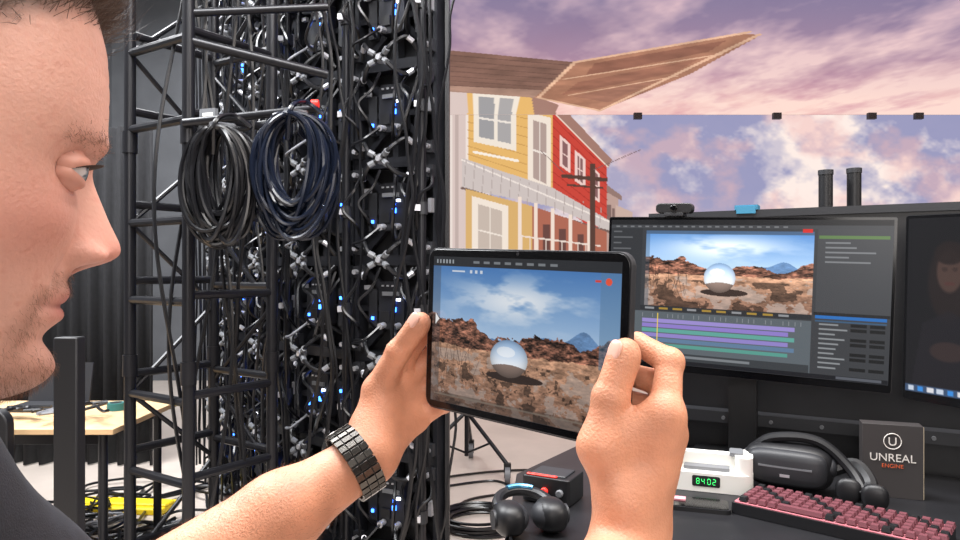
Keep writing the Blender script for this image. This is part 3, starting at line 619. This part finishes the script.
# ============================================================ SDF tools
def smin(a,b,k):
    h=np.clip(.5+.5*(b-a)/k,0,1); return b*(1-h)+a*h-k*h*(1-h)
def rc(P,a,b,ra,rb):
    a=np.asarray(a,float);b=np.asarray(b,float); ba=b-a; pa=P-a
    h=np.clip((pa@ba)/np.dot(ba,ba),0,1); return np.linalg.norm(pa-h[...,None]*ba,axis=-1)-(ra+(rb-ra)*h)
def ell(P,c,r,R=None):
    q=P-np.asarray(c)
    if R is not None: q=q@R
    k0=np.linalg.norm(q/np.array(r),axis=-1); k1=np.linalg.norm(q/np.array(r)**2,axis=-1)+1e-9; return k0*(k0-1)/k1
def nets(f,lo,hi,h):
    lo=np.array(lo,float); n=np.ceil((np.array(hi)-lo)/h).astype(int)+1
    g=[lo[i]+h*np.arange(n[i]) for i in range(3)]
    val=np.empty(tuple(n),np.float32)
    for i in range(0,n[0],16):
        X,Y,Z_=np.meshgrid(g[0][i:i+16],g[1],g[2],indexing='ij'); val[i:i+16]=f(np.stack([X,Y,Z_],-1))
    ins=val<0; cs=[(i,j,k) for i in(0,1) for j in(0,1) for k in(0,1)]
    sl=lambda A,c:A[c[0]:A.shape[0]-1+c[0],c[1]:A.shape[1]-1+c[1],c[2]:A.shape[2]-1+c[2]]
    cnt=sum(sl(ins,c).astype(int) for c in cs); act=(cnt>0)&(cnt<8); idx=np.full(act.shape,-1); ii=np.argwhere(act); idx[act]=np.arange(len(ii))
    vc={c:sl(val,c)[act] for c in cs}; s=np.zeros((len(ii),3)); w=np.zeros(len(ii))
    for a in cs:
        for ax in range(3):
            if a[ax]==0:
                bb=list(a);bb[ax]=1;bb=tuple(bb); va,vb=vc[a],vc[bb]; m=(va<0)!=(vb<0)
                t=np.where(m,va/np.where(m,va-vb,1),0); p=np.tile(np.array(a,float),(len(ii),1)); p[:,ax]+=t; s[m]+=p[m]; w[m]+=1
    V=lo+h*(ii+s/w[:,None]); F=[]
    for ax in range(3):
        o=[(ax+1)%3,(ax+2)%3]; A=np.take(ins,range(ins.shape[ax]-1),ax); B=np.take(ins,range(1,ins.shape[ax]),ax)
        e=np.argwhere(A!=B); e=e[(e[:,o[0]]>0)&(e[:,o[1]]>0)&(e[:,o[0]]<idx.shape[o[0]])&(e[:,o[1]]<idx.shape[o[1]])]
        fl=A[tuple(e.T)]
        def cell(d0,d1):
            q=e.copy(); q[:,o[0]]-=d0;q[:,o[1]]-=d1; return idx[tuple(q.T)]
        Q=np.stack([cell(1,1),cell(0,1),cell(0,0),cell(1,0)],1); Q[~fl]=Q[~fl][:,::-1]; F.append(Q)
    return V,np.vstack(F)
def tabbox(P):
    q=P-TC; l=np.stack([q@TU,q@TV,q@TN],-1); d=np.abs(l)-np.array([TW/2,TH/2,.0047]); return np.linalg.norm(np.maximum(d,0),axis=-1)+np.minimum(d.max(-1),0)
# ============================================================ MAN
man=empty('man',(-.38,.24,0))
def ribbons(name,P0,d,d2,L,width,m,r):
    N=len(P0); P1=P0+d*L[:,None]*.5; P2=P1+d2*L[:,None]*.5; sd=np.cross(d,r.normal(0,1,(N,3))); sd/=np.linalg.norm(sd,axis=1,keepdims=True); sd*=width/2
    V=np.stack([P0-sd,P0+sd,P1-sd*.8,P1+sd*.8,P2],1).reshape(-1,3); i=np.arange(N)[:,None]*5
    F=np.vstack([i+np.array([[0,1,3]]),i+np.array([[0,3,2]]),i+np.array([[2,3,4]])])
    mesh_obj(name,V,F,[m],None,man,smooth=False)
def hand_sdf(W,elbow,fing,thumb,tsc=1.0,sc=1.0,web=0):
    Wp=T(*W); E=np.array(elbow,float); fg=[[T(*p) for p in f] for f in fing]; th=[T(*p) for p in thumb]
    mid=Wp+(E-Wp)*.35
    def f(P):
        d=rc(P,Wp,mid,.0265*sc,.036*sc); d=smin(d,rc(P,mid,E,.038*sc,.046*sc),.02)
        palm=None
        mc=[g[0] for g in fg]
        for i in range(4):
            x=rc(P,Wp+(mc[i]-Wp)*.12,mc[i],.0195*sc,.0138*sc); palm=x if palm is None else smin(palm,x,.012)
        for i in range(3): palm=smin(palm,rc(P,(mc[i]*.5+mc[i+1]*.5)*.97+Wp*.03,Wp,.012,.018),.012)
        d=smin(d,palm,.022)
        d=smin(d,smin(rc(P,Wp,th[0],.022*sc,.0185*sc*tsc**.5),rc(P,th[0],th[1],.0185*sc*tsc**.5,.0148*sc*tsc),.012),.016)
        d=smin(d,rc(P,th[0],(mc[0]+Wp)/2,.017,.013),.018)
        if web:
            d=smin(d,rc(P,th[1],mc[0]-(mc[0]-Wp)*.12,.013,.013),.016); d=smin(d,rc(P,th[1]*.6+th[2]*.4,mc[0],.009,.011),.014)
        q=sc*tsc; dt=nrm(th[3]-th[2])
        t=smin(rc(P,th[1],th[2],.0140*q,.0116*q),rc(P,th[2],th[3]-dt*.004,.0116*q,.0112*q),.003); t=smin(t,rc(P,th[3]-dt*.008,th[3]+dt*.001,.0108*q,.0092*q),.003)
        t=smin(t,ell(P,th[2],(.0130*q,)*3),.003)
        # skin folds across the thumb joints
        sp=(P-th[2])@dt; t=t+.0005*np.exp(-(np.abs(sp)-.0025)**2/.0009**2)+.0004*np.exp(-(sp+.006)**2/.0009**2)
        d=smin(d,t,.006)
        allf=None
        for i,g in enumerate(fg):
            r=[.0132,.0112,.0094,.0082] if i<3 else [.0115,.0098,.0083,.0073]
            r=[q_*sc for q_ in r]
            x=rc(P,g[0],g[1],r[0],r[1]*.95); x=smin(x,rc(P,g[1],g[2],r[1],r[2]),.004); x=smin(x,rc(P,g[2],g[3],r[2]*.98,r[3]),.003)
            x=smin(x,ell(P,g[0],(r[0]*1.14,)*3),.006); x=smin(x,ell(P,g[1],(r[1]*1.04,)*3),.003)
            allf=x if allf is None else smin(allf,x,.0012)
        d=smin(d,allf,.005)
        return np.maximum(d,-tabbox(P))
    return f,Wp,E,th,fg
RH=dict(W=(.137,-.150,.012),elbow=(.005,.40,1.17),tsc=1.22,web=1,
 fing=[[(.161,-.046,.006),(.153,-.006,-.016),(.119,.006,-.021),(.094,.001,-.0135)],[(.158,-.066,-.006),(.138,-.028,-.030),(.103,-.023,-.026),(.080,-.027,-.0135)],
       [(.150,-.085,-.009),(.131,-.053,-.033),(.099,-.047,-.026),(.078,-.051,-.0135)],[(.141,-.103,-.007),(.124,-.079,-.029),(.100,-.074,-.021),(.084,-.075,-.0125)]],
 thumb=[(.137,-.118,.026),(.119,-.076,.035),(.122,-.036,.027),(.129,.002,.0172)])
LH=dict(W=(-.155,-.139,.058),elbow=(-.35,.62,1.17),tsc=1.08,
 fing=[[(-.168,-.045,.004),(-.150,-.004,-.020),(-.112,.001,-.020),(-.09,-.006,-.0135)],[(-.166,-.067,-.006),(-.147,-.033,-.033),(-.108,-.028,-.026),(-.083,-.034,-.0135)],
       [(-.158,-.088,-.009),(-.139,-.060,-.035),(-.104,-.055,-.025),(-.082,-.058,-.0135)],[(-.148,-.108,-.004),(-.127,-.089,-.029),(-.102,-.081,-.021),(-.086,-.08,-.0125)]],
 thumb=[(-.164,-.112,.044),(-.168,-.072,.036),(-.146,-.028,.026),(-.123,.006,.0155)])
SHL=np.array([-.41,.45,1.365]); SHR=np.array([-.205,.175,1.345])
armf={}
for nm,H,SH in(('right',RH,SHR),('left',LH,SHL)):
    f,Wp,E,th,fg=hand_sdf(**H,sc=1.04)
    pts=np.array([Wp,E]+th+[p for g in fg for p in g]); lo=pts.min(0)-.055; hi=pts.max(0)+.055
    up=E+(SH-E)*.3
    g=lambda P,f=f,E=E,up=up: smin(f(P),rc(P,E,up,.046,.047),.02)
    lo=np.minimum(lo,up-.055); hi=np.maximum(hi,up+.055)
    V,F=nets(g,lo,hi,.0022); mesh_obj(nm+'_arm_and_hand',V,F,[SKIN],None,man,angle=180); armf[nm]=(f,Wp,E)
    r=np.random.default_rng(9); ax_=nrm(E-Wp); sp=(V-Wp)@ax_; ok=np.where((sp>.055)&(sp<.26))[0]; kk=r.choice(ok,2200); P0=V[kk]
    cen=Wp+np.outer(sp[kk],ax_); n0=P0-cen; n0/=np.linalg.norm(n0,axis=1,keepdims=True)
    d=n0*.5-ax_*.8+r.normal(0,.25,(2200,3)); d/=np.linalg.norm(d,axis=1,keepdims=True); d2=-ax_+r.normal(0,.3,(2200,3)); d2/=np.linalg.norm(d2,axis=1,keepdims=True)
    ribbons(nm+'_forearm_hair',P0,d,d2,.007*(.6+.8*r.random(2200)),.00014,M['armhair'],r)
    d=nrm(th[3]-th[2]); n_=nrm(TN-d*np.dot(TN,d))
    sd=.35 if nm=='right' else .2; s0=np.cross(d,n_); n_=nrm(n_+s0*(sd if np.dot(s0,(-1,0,0))>0 else -sd)); s_=np.cross(d,n_); R=np.stack([s_,d,n_],1)
    rr=np.linspace(.004,.03,200); vv=f(th[3]+np.outer(rr,n_)); hh=rr[np.argmax(vv>0)]
    b=MB(); b.sph(th[3]+n_*(hh-.0014)-d*.001,(.0074,.0092,.0022),M['nail'],R,nu=24,nv=12,p=.75); b.build(nm+'_thumb_nail',man)
f,Wp,E=armf['left']; ax=nrm(E-Wp); e1,e2,_=frame(ax); wc=Wp+ax*.014
b=MB(); n=26
def rad(c0,d,ff):
    rr=np.linspace(.015,.07,140); v=ff(c0+np.outer(rr,d)); i=np.argmax(v>0); return rr[i]
A=np.linspace(0,2*pi,n,endpoint=False); rr=np.array([max(rad(wc+ax*o,math.cos(a)*e1+math.sin(a)*e2,f) for o in(-.010,0,.010)) for a in A])+.0022
rr=np.minimum(rr,(np.roll(rr,1)+np.roll(rr,-1))/2+.0015)
away=np.argmax([np.dot(math.cos(a)*e1+math.sin(a)*e2,(-.3,.8,.4)) for a in A])
for i,a in enumerate(A):
    d=math.cos(a)*e1+math.sin(a)*e2; tn=np.cross(ax,d); R=np.stack([tn,ax,d],1); L=2*pi*rr[i]/n
    for o,wd in((-.0095,.008),(0,.0095),(.0095,.008)):
        b.box(wc+ax*o+d*rr[i],(L*.82,wd,.0034),M['link'],R)
    b.box(wc+d*(rr[i]-.0012),(L*1.02,.025,.0016),M['black'],R)
    if i==away:
        b.cyl(wc+d*(rr[i]+.001),wc+d*(rr[i]+.010),.020,M['link'],n=32); b.cyl(wc+d*(rr[i]+.010),wc+d*(rr[i]+.0105),.017,M['glass'],n=32)
b.build('wrist_watch',man,bevel=.0006)
# ---- head
HS=1.05; YAW=math.radians(38); PIT=math.radians(9); RHd=Rz(YAW)@Ry(PIT)
HO=np.array([-.2026,.395,1.5113])-RHd@(np.array([.1120,0,-.034])*HS)
def H2W(P): return (np.asarray(P)*HS)@RHd.T+HO
ctl=np.array([(119,-8,-10,1,0),(118.5,12,-30,18,0),(115,35,-50,36,0),(108,54,-66,49,0),(95,71,-80,61,0),(80,81,-88,69,0),(60,89,-93,74,0),(40,93,-95,76,0),(22,95,-94,76,0),(8,91,-92,75,0),(0,88,-90,74,0),(-20,87,-84,71,0),(-38,88,-78,68,0),(-50,88,-72,65,0),(-60,88,-68,62,3),(-68,87,-65,60,6),(-77,86,-63,57,10),(-87,85,-62,54,15),(-98,87,-61,50,22),(-108,84,-61,47,28),(-114,74,-61,48,34),(-118,55,-61,52,38),(-123,37,-61,54,40),(-140,25,-63,55,36),(-170,20,-68,57,25),(-205,22,-74,62,10)],float)/1000
arc=np.concatenate([[0],np.cumsum(np.hypot(np.diff(ctl[:,0]),np.diff(ctl[:,1])))]); NR=320; ss=np.linspace(0,arc[-1],NR)
Rw=np.stack([np.interp(ss,arc,ctl[:,i]) for i in range(5)],1)
ker=np.exp(-.5*(np.arange(-7,8)/3.0)**2); ker/=ker.sum()
for i in range(5):
    p=np.concatenate([2*Rw[0,i]-Rw[7:0:-1,i],Rw[:,i],2*Rw[-1,i]-Rw[-2:-9:-1,i]]); Rw[:,i]=np.convolve(p,ker,'valid')
NCc=320; th=np.linspace(-pi,pi,NCc,endpoint=False)
Zr,Fr,Br,Wr,Lr=[Rw[:,i][:,None] for i in range(5)]
ct,st_=np.cos(th)[None],np.sin(th)[None]; ne=2.0+.35*np.clip((Zr+.09)/.06,0,1)
xx=np.sign(ct)*np.abs(ct)**(2/ne); yy=np.sign(st_)*np.abs(st_)**(2/ne)
X=np.where(ct>0,Fr*xx,-Br*xx); Y=Wr*yy*np.ones_like(ct); Zz=Zr+Lr*(1-ct)/2
def G(a,y,z,sy,sz): return a*np.exp(-((np.abs(Y)-y)/sy)**2-((Zz-z)/sz)**2)
fr=np.clip(X/.03,0,1)
mm=.001
zf=np.linspace(-.12,.06,400)
zz=np.array([10,3,-7,-18,-27,-32,-37,-42,-47,-53])*mm; nn=np.array([0,3,9,15.5,21,24,24.5,19,8,0])*mm; wn=np.array([8,7.5,8,9.5,11.5,13,14,13.5,12,12])*mm
kf=np.exp(-.5*(np.arange(-12,13)/4.)**2); kf/=kf.sum()
nf=np.convolve(np.interp(-zf,-zz,nn),kf,'same'); wf=np.convolve(np.interp(-zf,-zz,wn),kf,'same')
Nz=np.interp(Zz,zf,nf); wz=np.maximum(np.interp(Zz,zf,wf),.006)
dx=Nz*np.exp(-(np.abs(Y)/wz)**2.2)
dx+=G(4*mm,20*mm,13*mm,22*mm,7*mm)-G(8.5*mm,33*mm,-2*mm,14*mm,9*mm)-G(3.5*mm,12*mm,-3*mm,7*mm,9*mm)
dx+=G(4.5*mm,44*mm,-26*mm,19*mm,14*mm)+G(9*mm,14.5*mm,-40*mm,4.8*mm,5.5*mm)-G(6*mm,6.5*mm,-46.5*mm,3.2*mm,2.4*mm)-G(3*mm,21*mm,-38*mm,2.8*mm,8*mm)
dx+=G(4*mm,0,-61*mm,26*mm,6.0*mm)-G(1.6*mm,0,-67*mm,25*mm,1.4*mm)+G(4.3*mm,0,-72.5*mm,20*mm,4.6*mm)-G(3*mm,0,-84*mm,20*mm,5*mm)+G(5*mm,0,-99*mm,18*mm,10*mm)
dx-=G(2.6*mm,25*mm,-54*mm,5*mm,13*mm)+G(1.5*mm,28*mm,-67*mm,4*mm,4*mm)+G(2.5*mm,52*mm,-58*mm,14*mm,18*mm)
dx+=G(1.0*mm,33*mm,-14*mm,11*mm,3.2*mm)-G(.8*mm,33*mm,-19*mm,13*mm,2.0*mm)
# faint forehead lines and crow's feet
for zl in(36,46,55): dx-=G(.35*mm,0,zl*mm,42*mm,1.2*mm)
X=X+dx*fr
HV=np.stack([X,Y,Zz],-1).reshape(-1,3)
idx=np.arange(NR*NCc).reshape(NR,NCc); nx=np.roll(idx,-1,1)
HF=np.stack([idx[:-1],idx[1:],nx[1:],nx[:-1]],-1).reshape(-1,4)
def hairline(x): return np.interp(x,[-100,-60,-15,5,12,22,45,62,76,94],[-75,-70,-45,-32,-22,24,46,58,66,68])/1000
hx,hy,hz=HV[:,0],HV[:,1],HV[:,2]
hn=fbm(NR,NCc,40,40,3,15).ravel()
hm=np.clip((hz-hairline(hx*1000)+.008*(hn-.5))/.012,0,1)
bb=np.interp(hx*1000,[-5,5,22,45,62,74,95],[-25,-30,-54,-76,-84,-84,-86])/1000
bm=np.clip((bb-hz)/.016,0,1)*np.clip((hz+.128)/.01,0,1)*np.clip((hx+.0)/.01,0,1)
mou=np.clip(1-np.abs(hz+.0565)/.007,0,1)**.5*np.clip((.031-np.abs(hy))/.006,0,1)*(hx>.06)
side=np.clip(1-np.abs(np.abs(hy)-.031)/.008,0,1)*((hz<-.058)&(hz>-.095)&(hx>.05))
bm=np.maximum(bm,np.maximum(mou,side*.9)); lipm=np.exp(-(hy/.023)**4-((hz+.0665)/.0078)**4)*(hx>.075)
bm=bm*(1-lipm)
base=srgb((212,160,142))*np.ones((len(HV),3))
def tint(cur,mk,col): return cur*(1-mk[:,None])+srgb(col)*mk[:,None]
nz=fbm(NR,NCc,12,12,4,5).ravel(); nf2=fbm(NR,NCc,90,90,3,6).ravel()
base=tint(base,np.exp(-((np.abs(hy)-.05)/.020)**2-((hz+.03)/.022)**2)*.5,(202,128,112)); base=tint(base,np.exp(-(hy/.018)**2-((hz+.038)/.014)**2)*(hx>.08)*.5,(204,126,110))
base=tint(base,np.exp(-((np.abs(hy)-.031)/.014)**2-((hz+.013)/.006)**2)*.4,(172,116,106))
base=tint(base,((nf2-.66)*8).clip(0,1)*.25,(176,108,90))
base=tint(base,lipm*.75,(182,104,96)); base=tint(base,bm*.42*(.6+.8*nz).clip(0,1),(132,98,80)); base=tint(base,hm*.85,(70,52,42))
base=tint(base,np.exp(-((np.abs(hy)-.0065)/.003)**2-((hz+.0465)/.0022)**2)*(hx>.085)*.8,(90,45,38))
base=tint(base,np.exp(-(hy/.024)**4-((hz+.067)/.0011)**2)*(hx>.075)*.7,(110,55,50))
base*= (.88+.14*nz+.10*nf2)[:,None]
HEADM=attr_mat('face_skin',rough=.46,sss=.10,bump=.45,bscale=480)
mesh_obj('head',H2W(HV),HF[:,::-1].copy(),[HEADM],None,man,angle=180,cols=base)
g=HV.reshape(NR,NCc,3); du=np.gradient(g,axis=0); dv=np.roll(g,-1,1)-np.roll(g,1,1); nr=np.cross(dv,du); nr/=np.linalg.norm(nr,axis=-1,keepdims=True)+1e-9
nr=nr.reshape(-1,3); s=np.sign((nr*HV).sum(1).mean()); nr*=s
area=(np.linalg.norm(np.cross(dv/2,du),axis=-1)).ravel()
def strands(name,prob,N,length,width,m,comb,stiff,seed,jit=.25):
    r=np.random.default_rng(seed); p=prob*area; p=p/p.sum(); k=r.choice(len(HV),N,p=p)
    P0=HV[k]+r.normal(0,.0006,(N,3)); n0=nr[k]; cb=comb(HV[k]); cb/=np.linalg.norm(cb,axis=1,keepdims=True)+1e-9
    L=length(HV[k])*(.7+.6*r.random(N)); d=n0*stiff+cb*(1-stiff)+r.normal(0,jit,(N,3)); d/=np.linalg.norm(d,axis=1,keepdims=True)
    d2=n0*stiff*.25+cb+r.normal(0,jit*.8,(N,3)); d2/=np.linalg.norm(d2,axis=1,keepdims=True)
    ribbons(name,H2W(P0),d@RHd.T,d2@RHd.T,L*HS,width,m,r)
strands('hair',hm,34000,lambda p:np.where(p[:,2]>.058,.028,.011),.00026,M['hair'],lambda p:np.stack([np.where(p[:,0]>.05,.1,-.5),p[:,1]*4,np.where(p[:,2]>.058,.6,-.6)],1),.5,3)
strands('beard',bm,9000,lambda p:.0036+0*p[:,0],.00013,M['beard'],lambda p:np.stack([.1+0*p[:,0],0*p[:,1],-1+0*p[:,2]],1),.4,4,.3)
brow=np.exp(-((hz-(.0115+.004*np.clip(1-np.abs(np.abs(hy)-.034)/.016,0,1)))/.0034)**2)*((np.abs(hy)>.013)&(np.abs(hy)<.053)&(hx>.03))
strands('eyebrows',brow,620,lambda p:.0062+0*p[:,0],.00016,M['beard'],lambda p:np.stack([-.5+0*p[:,0],np.sign(p[:,1]),.15+0*p[:,2]],1),.25,5,.18)
LIDM=mat('eyelid_skin',(202,144,126),.48,sss=.1); LASH=mat('eyelash',(58,42,34),.5)
EYEM=attr_mat('eye_surface',rough=.08)
for s,nm in((1,'left'),(-1,'right')):
    c0=np.array([.0735,s*.033,-.002]); nu,nv=48,32; V=[];cols=[]; gz=nrm((1,-.02*s,-.14))
    for j in range(nv+1):
        for i in range(nu):
            a=-pi/2+pi*j/nv; t_=2*pi*i/nu; d=np.array([math.cos(a)*math.cos(t_),math.cos(a)*math.sin(t_),math.sin(a)]); an=math.degrees(math.acos(np.clip(np.dot(d,gz),-1,1)))
            V.append(c0+d*(.0120+(.0006 if an<26 else 0))); cols.append(srgb((18,14,12)) if an<11 else srgb((92,108,116)) if an<27 else srgb((54,56,60)) if an<31 else srgb((206,196,192)))
    F=np.array([[j*nu+i,j*nu+(i+1)%nu,(j+1)*nu+(i+1)%nu,(j+1)*nu+i] for j in range(nv) for i in range(nu)])
    mesh_obj(nm+'_eyeball',H2W(V),F,[EYEM],None,man,angle=180,cols=np.array(cols))
    b=MB()
    for up in(1,-1):
        V=[];na,nb=46,14
        for i in range(na):
            al=math.radians(-100+200*i/(na-1)); op=max(0,math.cos(min(abs(al)/math.radians(70),1)*pi/2))**.75
            e0=math.radians((16 if up>0 else -17)*op+(-4))
            for j in range(nb):
                ph=e0+(math.radians(75)*up-e0)*j/(nb-1); r=.0128+.0009*math.sin(pi*min(j/5,1))
                V.append(c0+r*np.array([math.cos(ph)*math.cos(al),math.cos(ph)*math.sin(al),math.sin(ph)]))
            if up>0 and abs(al)<1.15:
                d=np.array([math.cos(e0)*math.cos(al),math.cos(e0)*math.sin(al),math.sin(e0)]); q0=c0+d*.0131
                for jj in(0,.02): b.cyl(H2W(q0),H2W(q0+d*.0060+np.array([0,jj*.05,.0010])),.00022,LASH,rb=.00005,n=4)
        V=np.array(V); F=[[i*nb+j,(i+1)*nb+j,(i+1)*nb+j+1,i*nb+j+1] for i in range(na-1) for j in range(nb-1)]
        if up<0: F=[q[::-1] for q in F]
        b.add(H2W(V),F,LIDM)
    b.build(nm+'_eyelids',man)
    ec=np.array([-.008,s*.076,-.012])
    def fe(P,ec=ec,s=s):
        pts=[ec+np.array([x,s*y,z])*.001 for x,y,z in((12,-2,-14),(13,0,8),(6,5,26),(-8,9,31),(-20,12,22),(-21,12,4),(-13,9,-14),(-3,4,-26),(6,0,-24))]
        d=None
        for i in range(len(pts)-1):
            x=rc(P,pts[i],pts[i+1],.0042,.0042); d=x if d is None else smin(d,x,.003)
        d=smin(d,ell(P,ec+np.array([-.004,s*.001,.002]),(.016,.005,.024)),.004); d=smin(d,ell(P,ec+np.array([.002,s*.002,-.025]),(.008,.005,.008)),.004)
        d=smin(d,rc(P,pts[1]-np.array([.004,0,.008]),pts[4]+np.array([.006,0,-.002]),.003,.0035),.003)
        return d
    V,F=nets(fe,ec-.05,ec+.05,.0016); mesh_obj(nm+'_ear',H2W(V),F,[SKIN],None,man,angle=180)
# ---- shirt / trousers / shoes
NB=np.array([-.345,.285,1.365]); RI=np.array([.643,-.766,0]); FW=np.array([.766,.643,0]); PV=np.array([-.41,.20,.93])
def fshirt(P):
    d=None
    for s in(-1,1):
        ch=NB+RI*s*.085+np.array([-.0,0,-.14])-FW*.03; wa=PV+RI*s*.06+np.array([.01,.01,.17]); pe=PV+RI*s*.075
        x=smin(rc(P,ch,wa,.112,.098),rc(P,wa,pe,.098,.11),.03); d=x if d is None else smin(d,x,.06)
        sh=SHR if s>0 else SHL; el=armf['right' if s>0 else 'left'][2]
        d=smin(d,rc(P,NB+np.array([0,0,-.02]),sh,.064,.066),.05); d=smin(d,rc(P,ch,sh,.09,.064),.05)
        d=smin(d,rc(P,sh,sh+(el-sh)*.72,.068,.062),.03)
    d=np.maximum(d,.90-P[...,2])
    return d+.0025*np.sin(P[...,2]*55+P[...,0]*40)*np.sin(P[...,1]*38)
V,F=nets(fshirt,(-.68,-.08,.86),(.02,.78,1.5),.009); mesh_obj('t_shirt',V,F,[M['shirt']],None,man,angle=180)
def ftr(P):
    d=None
    for s in(-1,1):
        hp=PV+RI*s*.085; kn=np.array([-.40,.21,.5])+RI*s*.10+FW*.03; an=np.array([-.42,.19,.09])+RI*s*.12
        x=smin(rc(P,hp,kn,.095,.068),rc(P,kn,an,.066,.052),.03); d=x if d is None else smin(d,x,.02)
    return np.maximum(d,P[...,2]-1.0)
V,F=nets(ftr,(-.72,-.1,.0),(-.08,.5,1.08),.011); mesh_obj('trousers',V,F,[M['trouser']],None,man,angle=180)
b=MB()
for s in(-1,1):
    p=np.array([-.42,.19,.045])+RI*s*.12+FW*.05; R=np.stack([FW,-RI,np.array([0,0,1.])],1)
    b.sph(p,(.14,.05,.045),M['shoe'],R,nu=28,nv=14,p=.75); b.sph(p-FW*.06+np.array([0,0,.04]),(.055,.045,.05),M['shoe'],R)
b.build('shoes',man)
# ============================================================ LIGHTS
def area_light(n,loc,tgt,size,e,col=(1,1,1)):
    l=bpy.data.lights.new(n,'AREA'); l.energy=e; l.size=size; l.color=col; o=bpy.data.objects.new(n,l); o.location=loc
    o.rotation_euler=(Vector(tgt)-Vector(loc)).to_track_quat('-Z','Y').to_euler(); scene.collection.objects.link(o)
area_light('added_overhead_key',(1.0,.9,4.4),(.1,.8,1),2.2,140,(1,.94,.89))  # overhead key added to light the man and desk, no known fixture
area_light('added_face_fill',(-.4,-2.4,2.7),(-.1,.6,1.4),2.4,90,(1,.94,.90))  # unseen softbox added behind the camera for the near side of the face
area_light('added_warm_side_fill',(2.6,.2,2.9),(-.1,.5,1.45),1.4,48,(1,.90,.82))  # added lamp without a known source, warms the face from the right
area_light('added_left_rear_fill',(-3.0,3.2,4.9),(-1.8,4.0,.5),2.4,560,(.97,.98,1))  # fill added to brighten the left rear area, not a known lamp
area_light('added_panel_wall_fill',(-.4,1.4,4.9),(-.9,4.2,1.2),2.0,330,(.97,.98,1))  # extra unseen fill, brightens the left side and the panel backs
area_light('added_rear_fill',(-2.6,7.2,4.9),(-2.4,7.6,0),2.4,190,(.97,.98,1))  # added fill for the far left background, source not seen
w=bpy.data.worlds.new('world'); scene.world=w; w.use_nodes=True; w.node_tree.nodes['Background'].inputs[0].default_value=(.3,.3,.32,1); w.node_tree.nodes['Background'].inputs[1].default_value=.3
cam=bpy.data.cameras.new('camera'); cam.lens=26.25; cam.sensor_width=36; cam.clip_start=.02
co=bpy.data.objects.new('camera',cam); co.location=(0,0,1.5); co.rotation_euler=(pi/2,0,0); scene.collection.objects.link(co); scene.camera=co
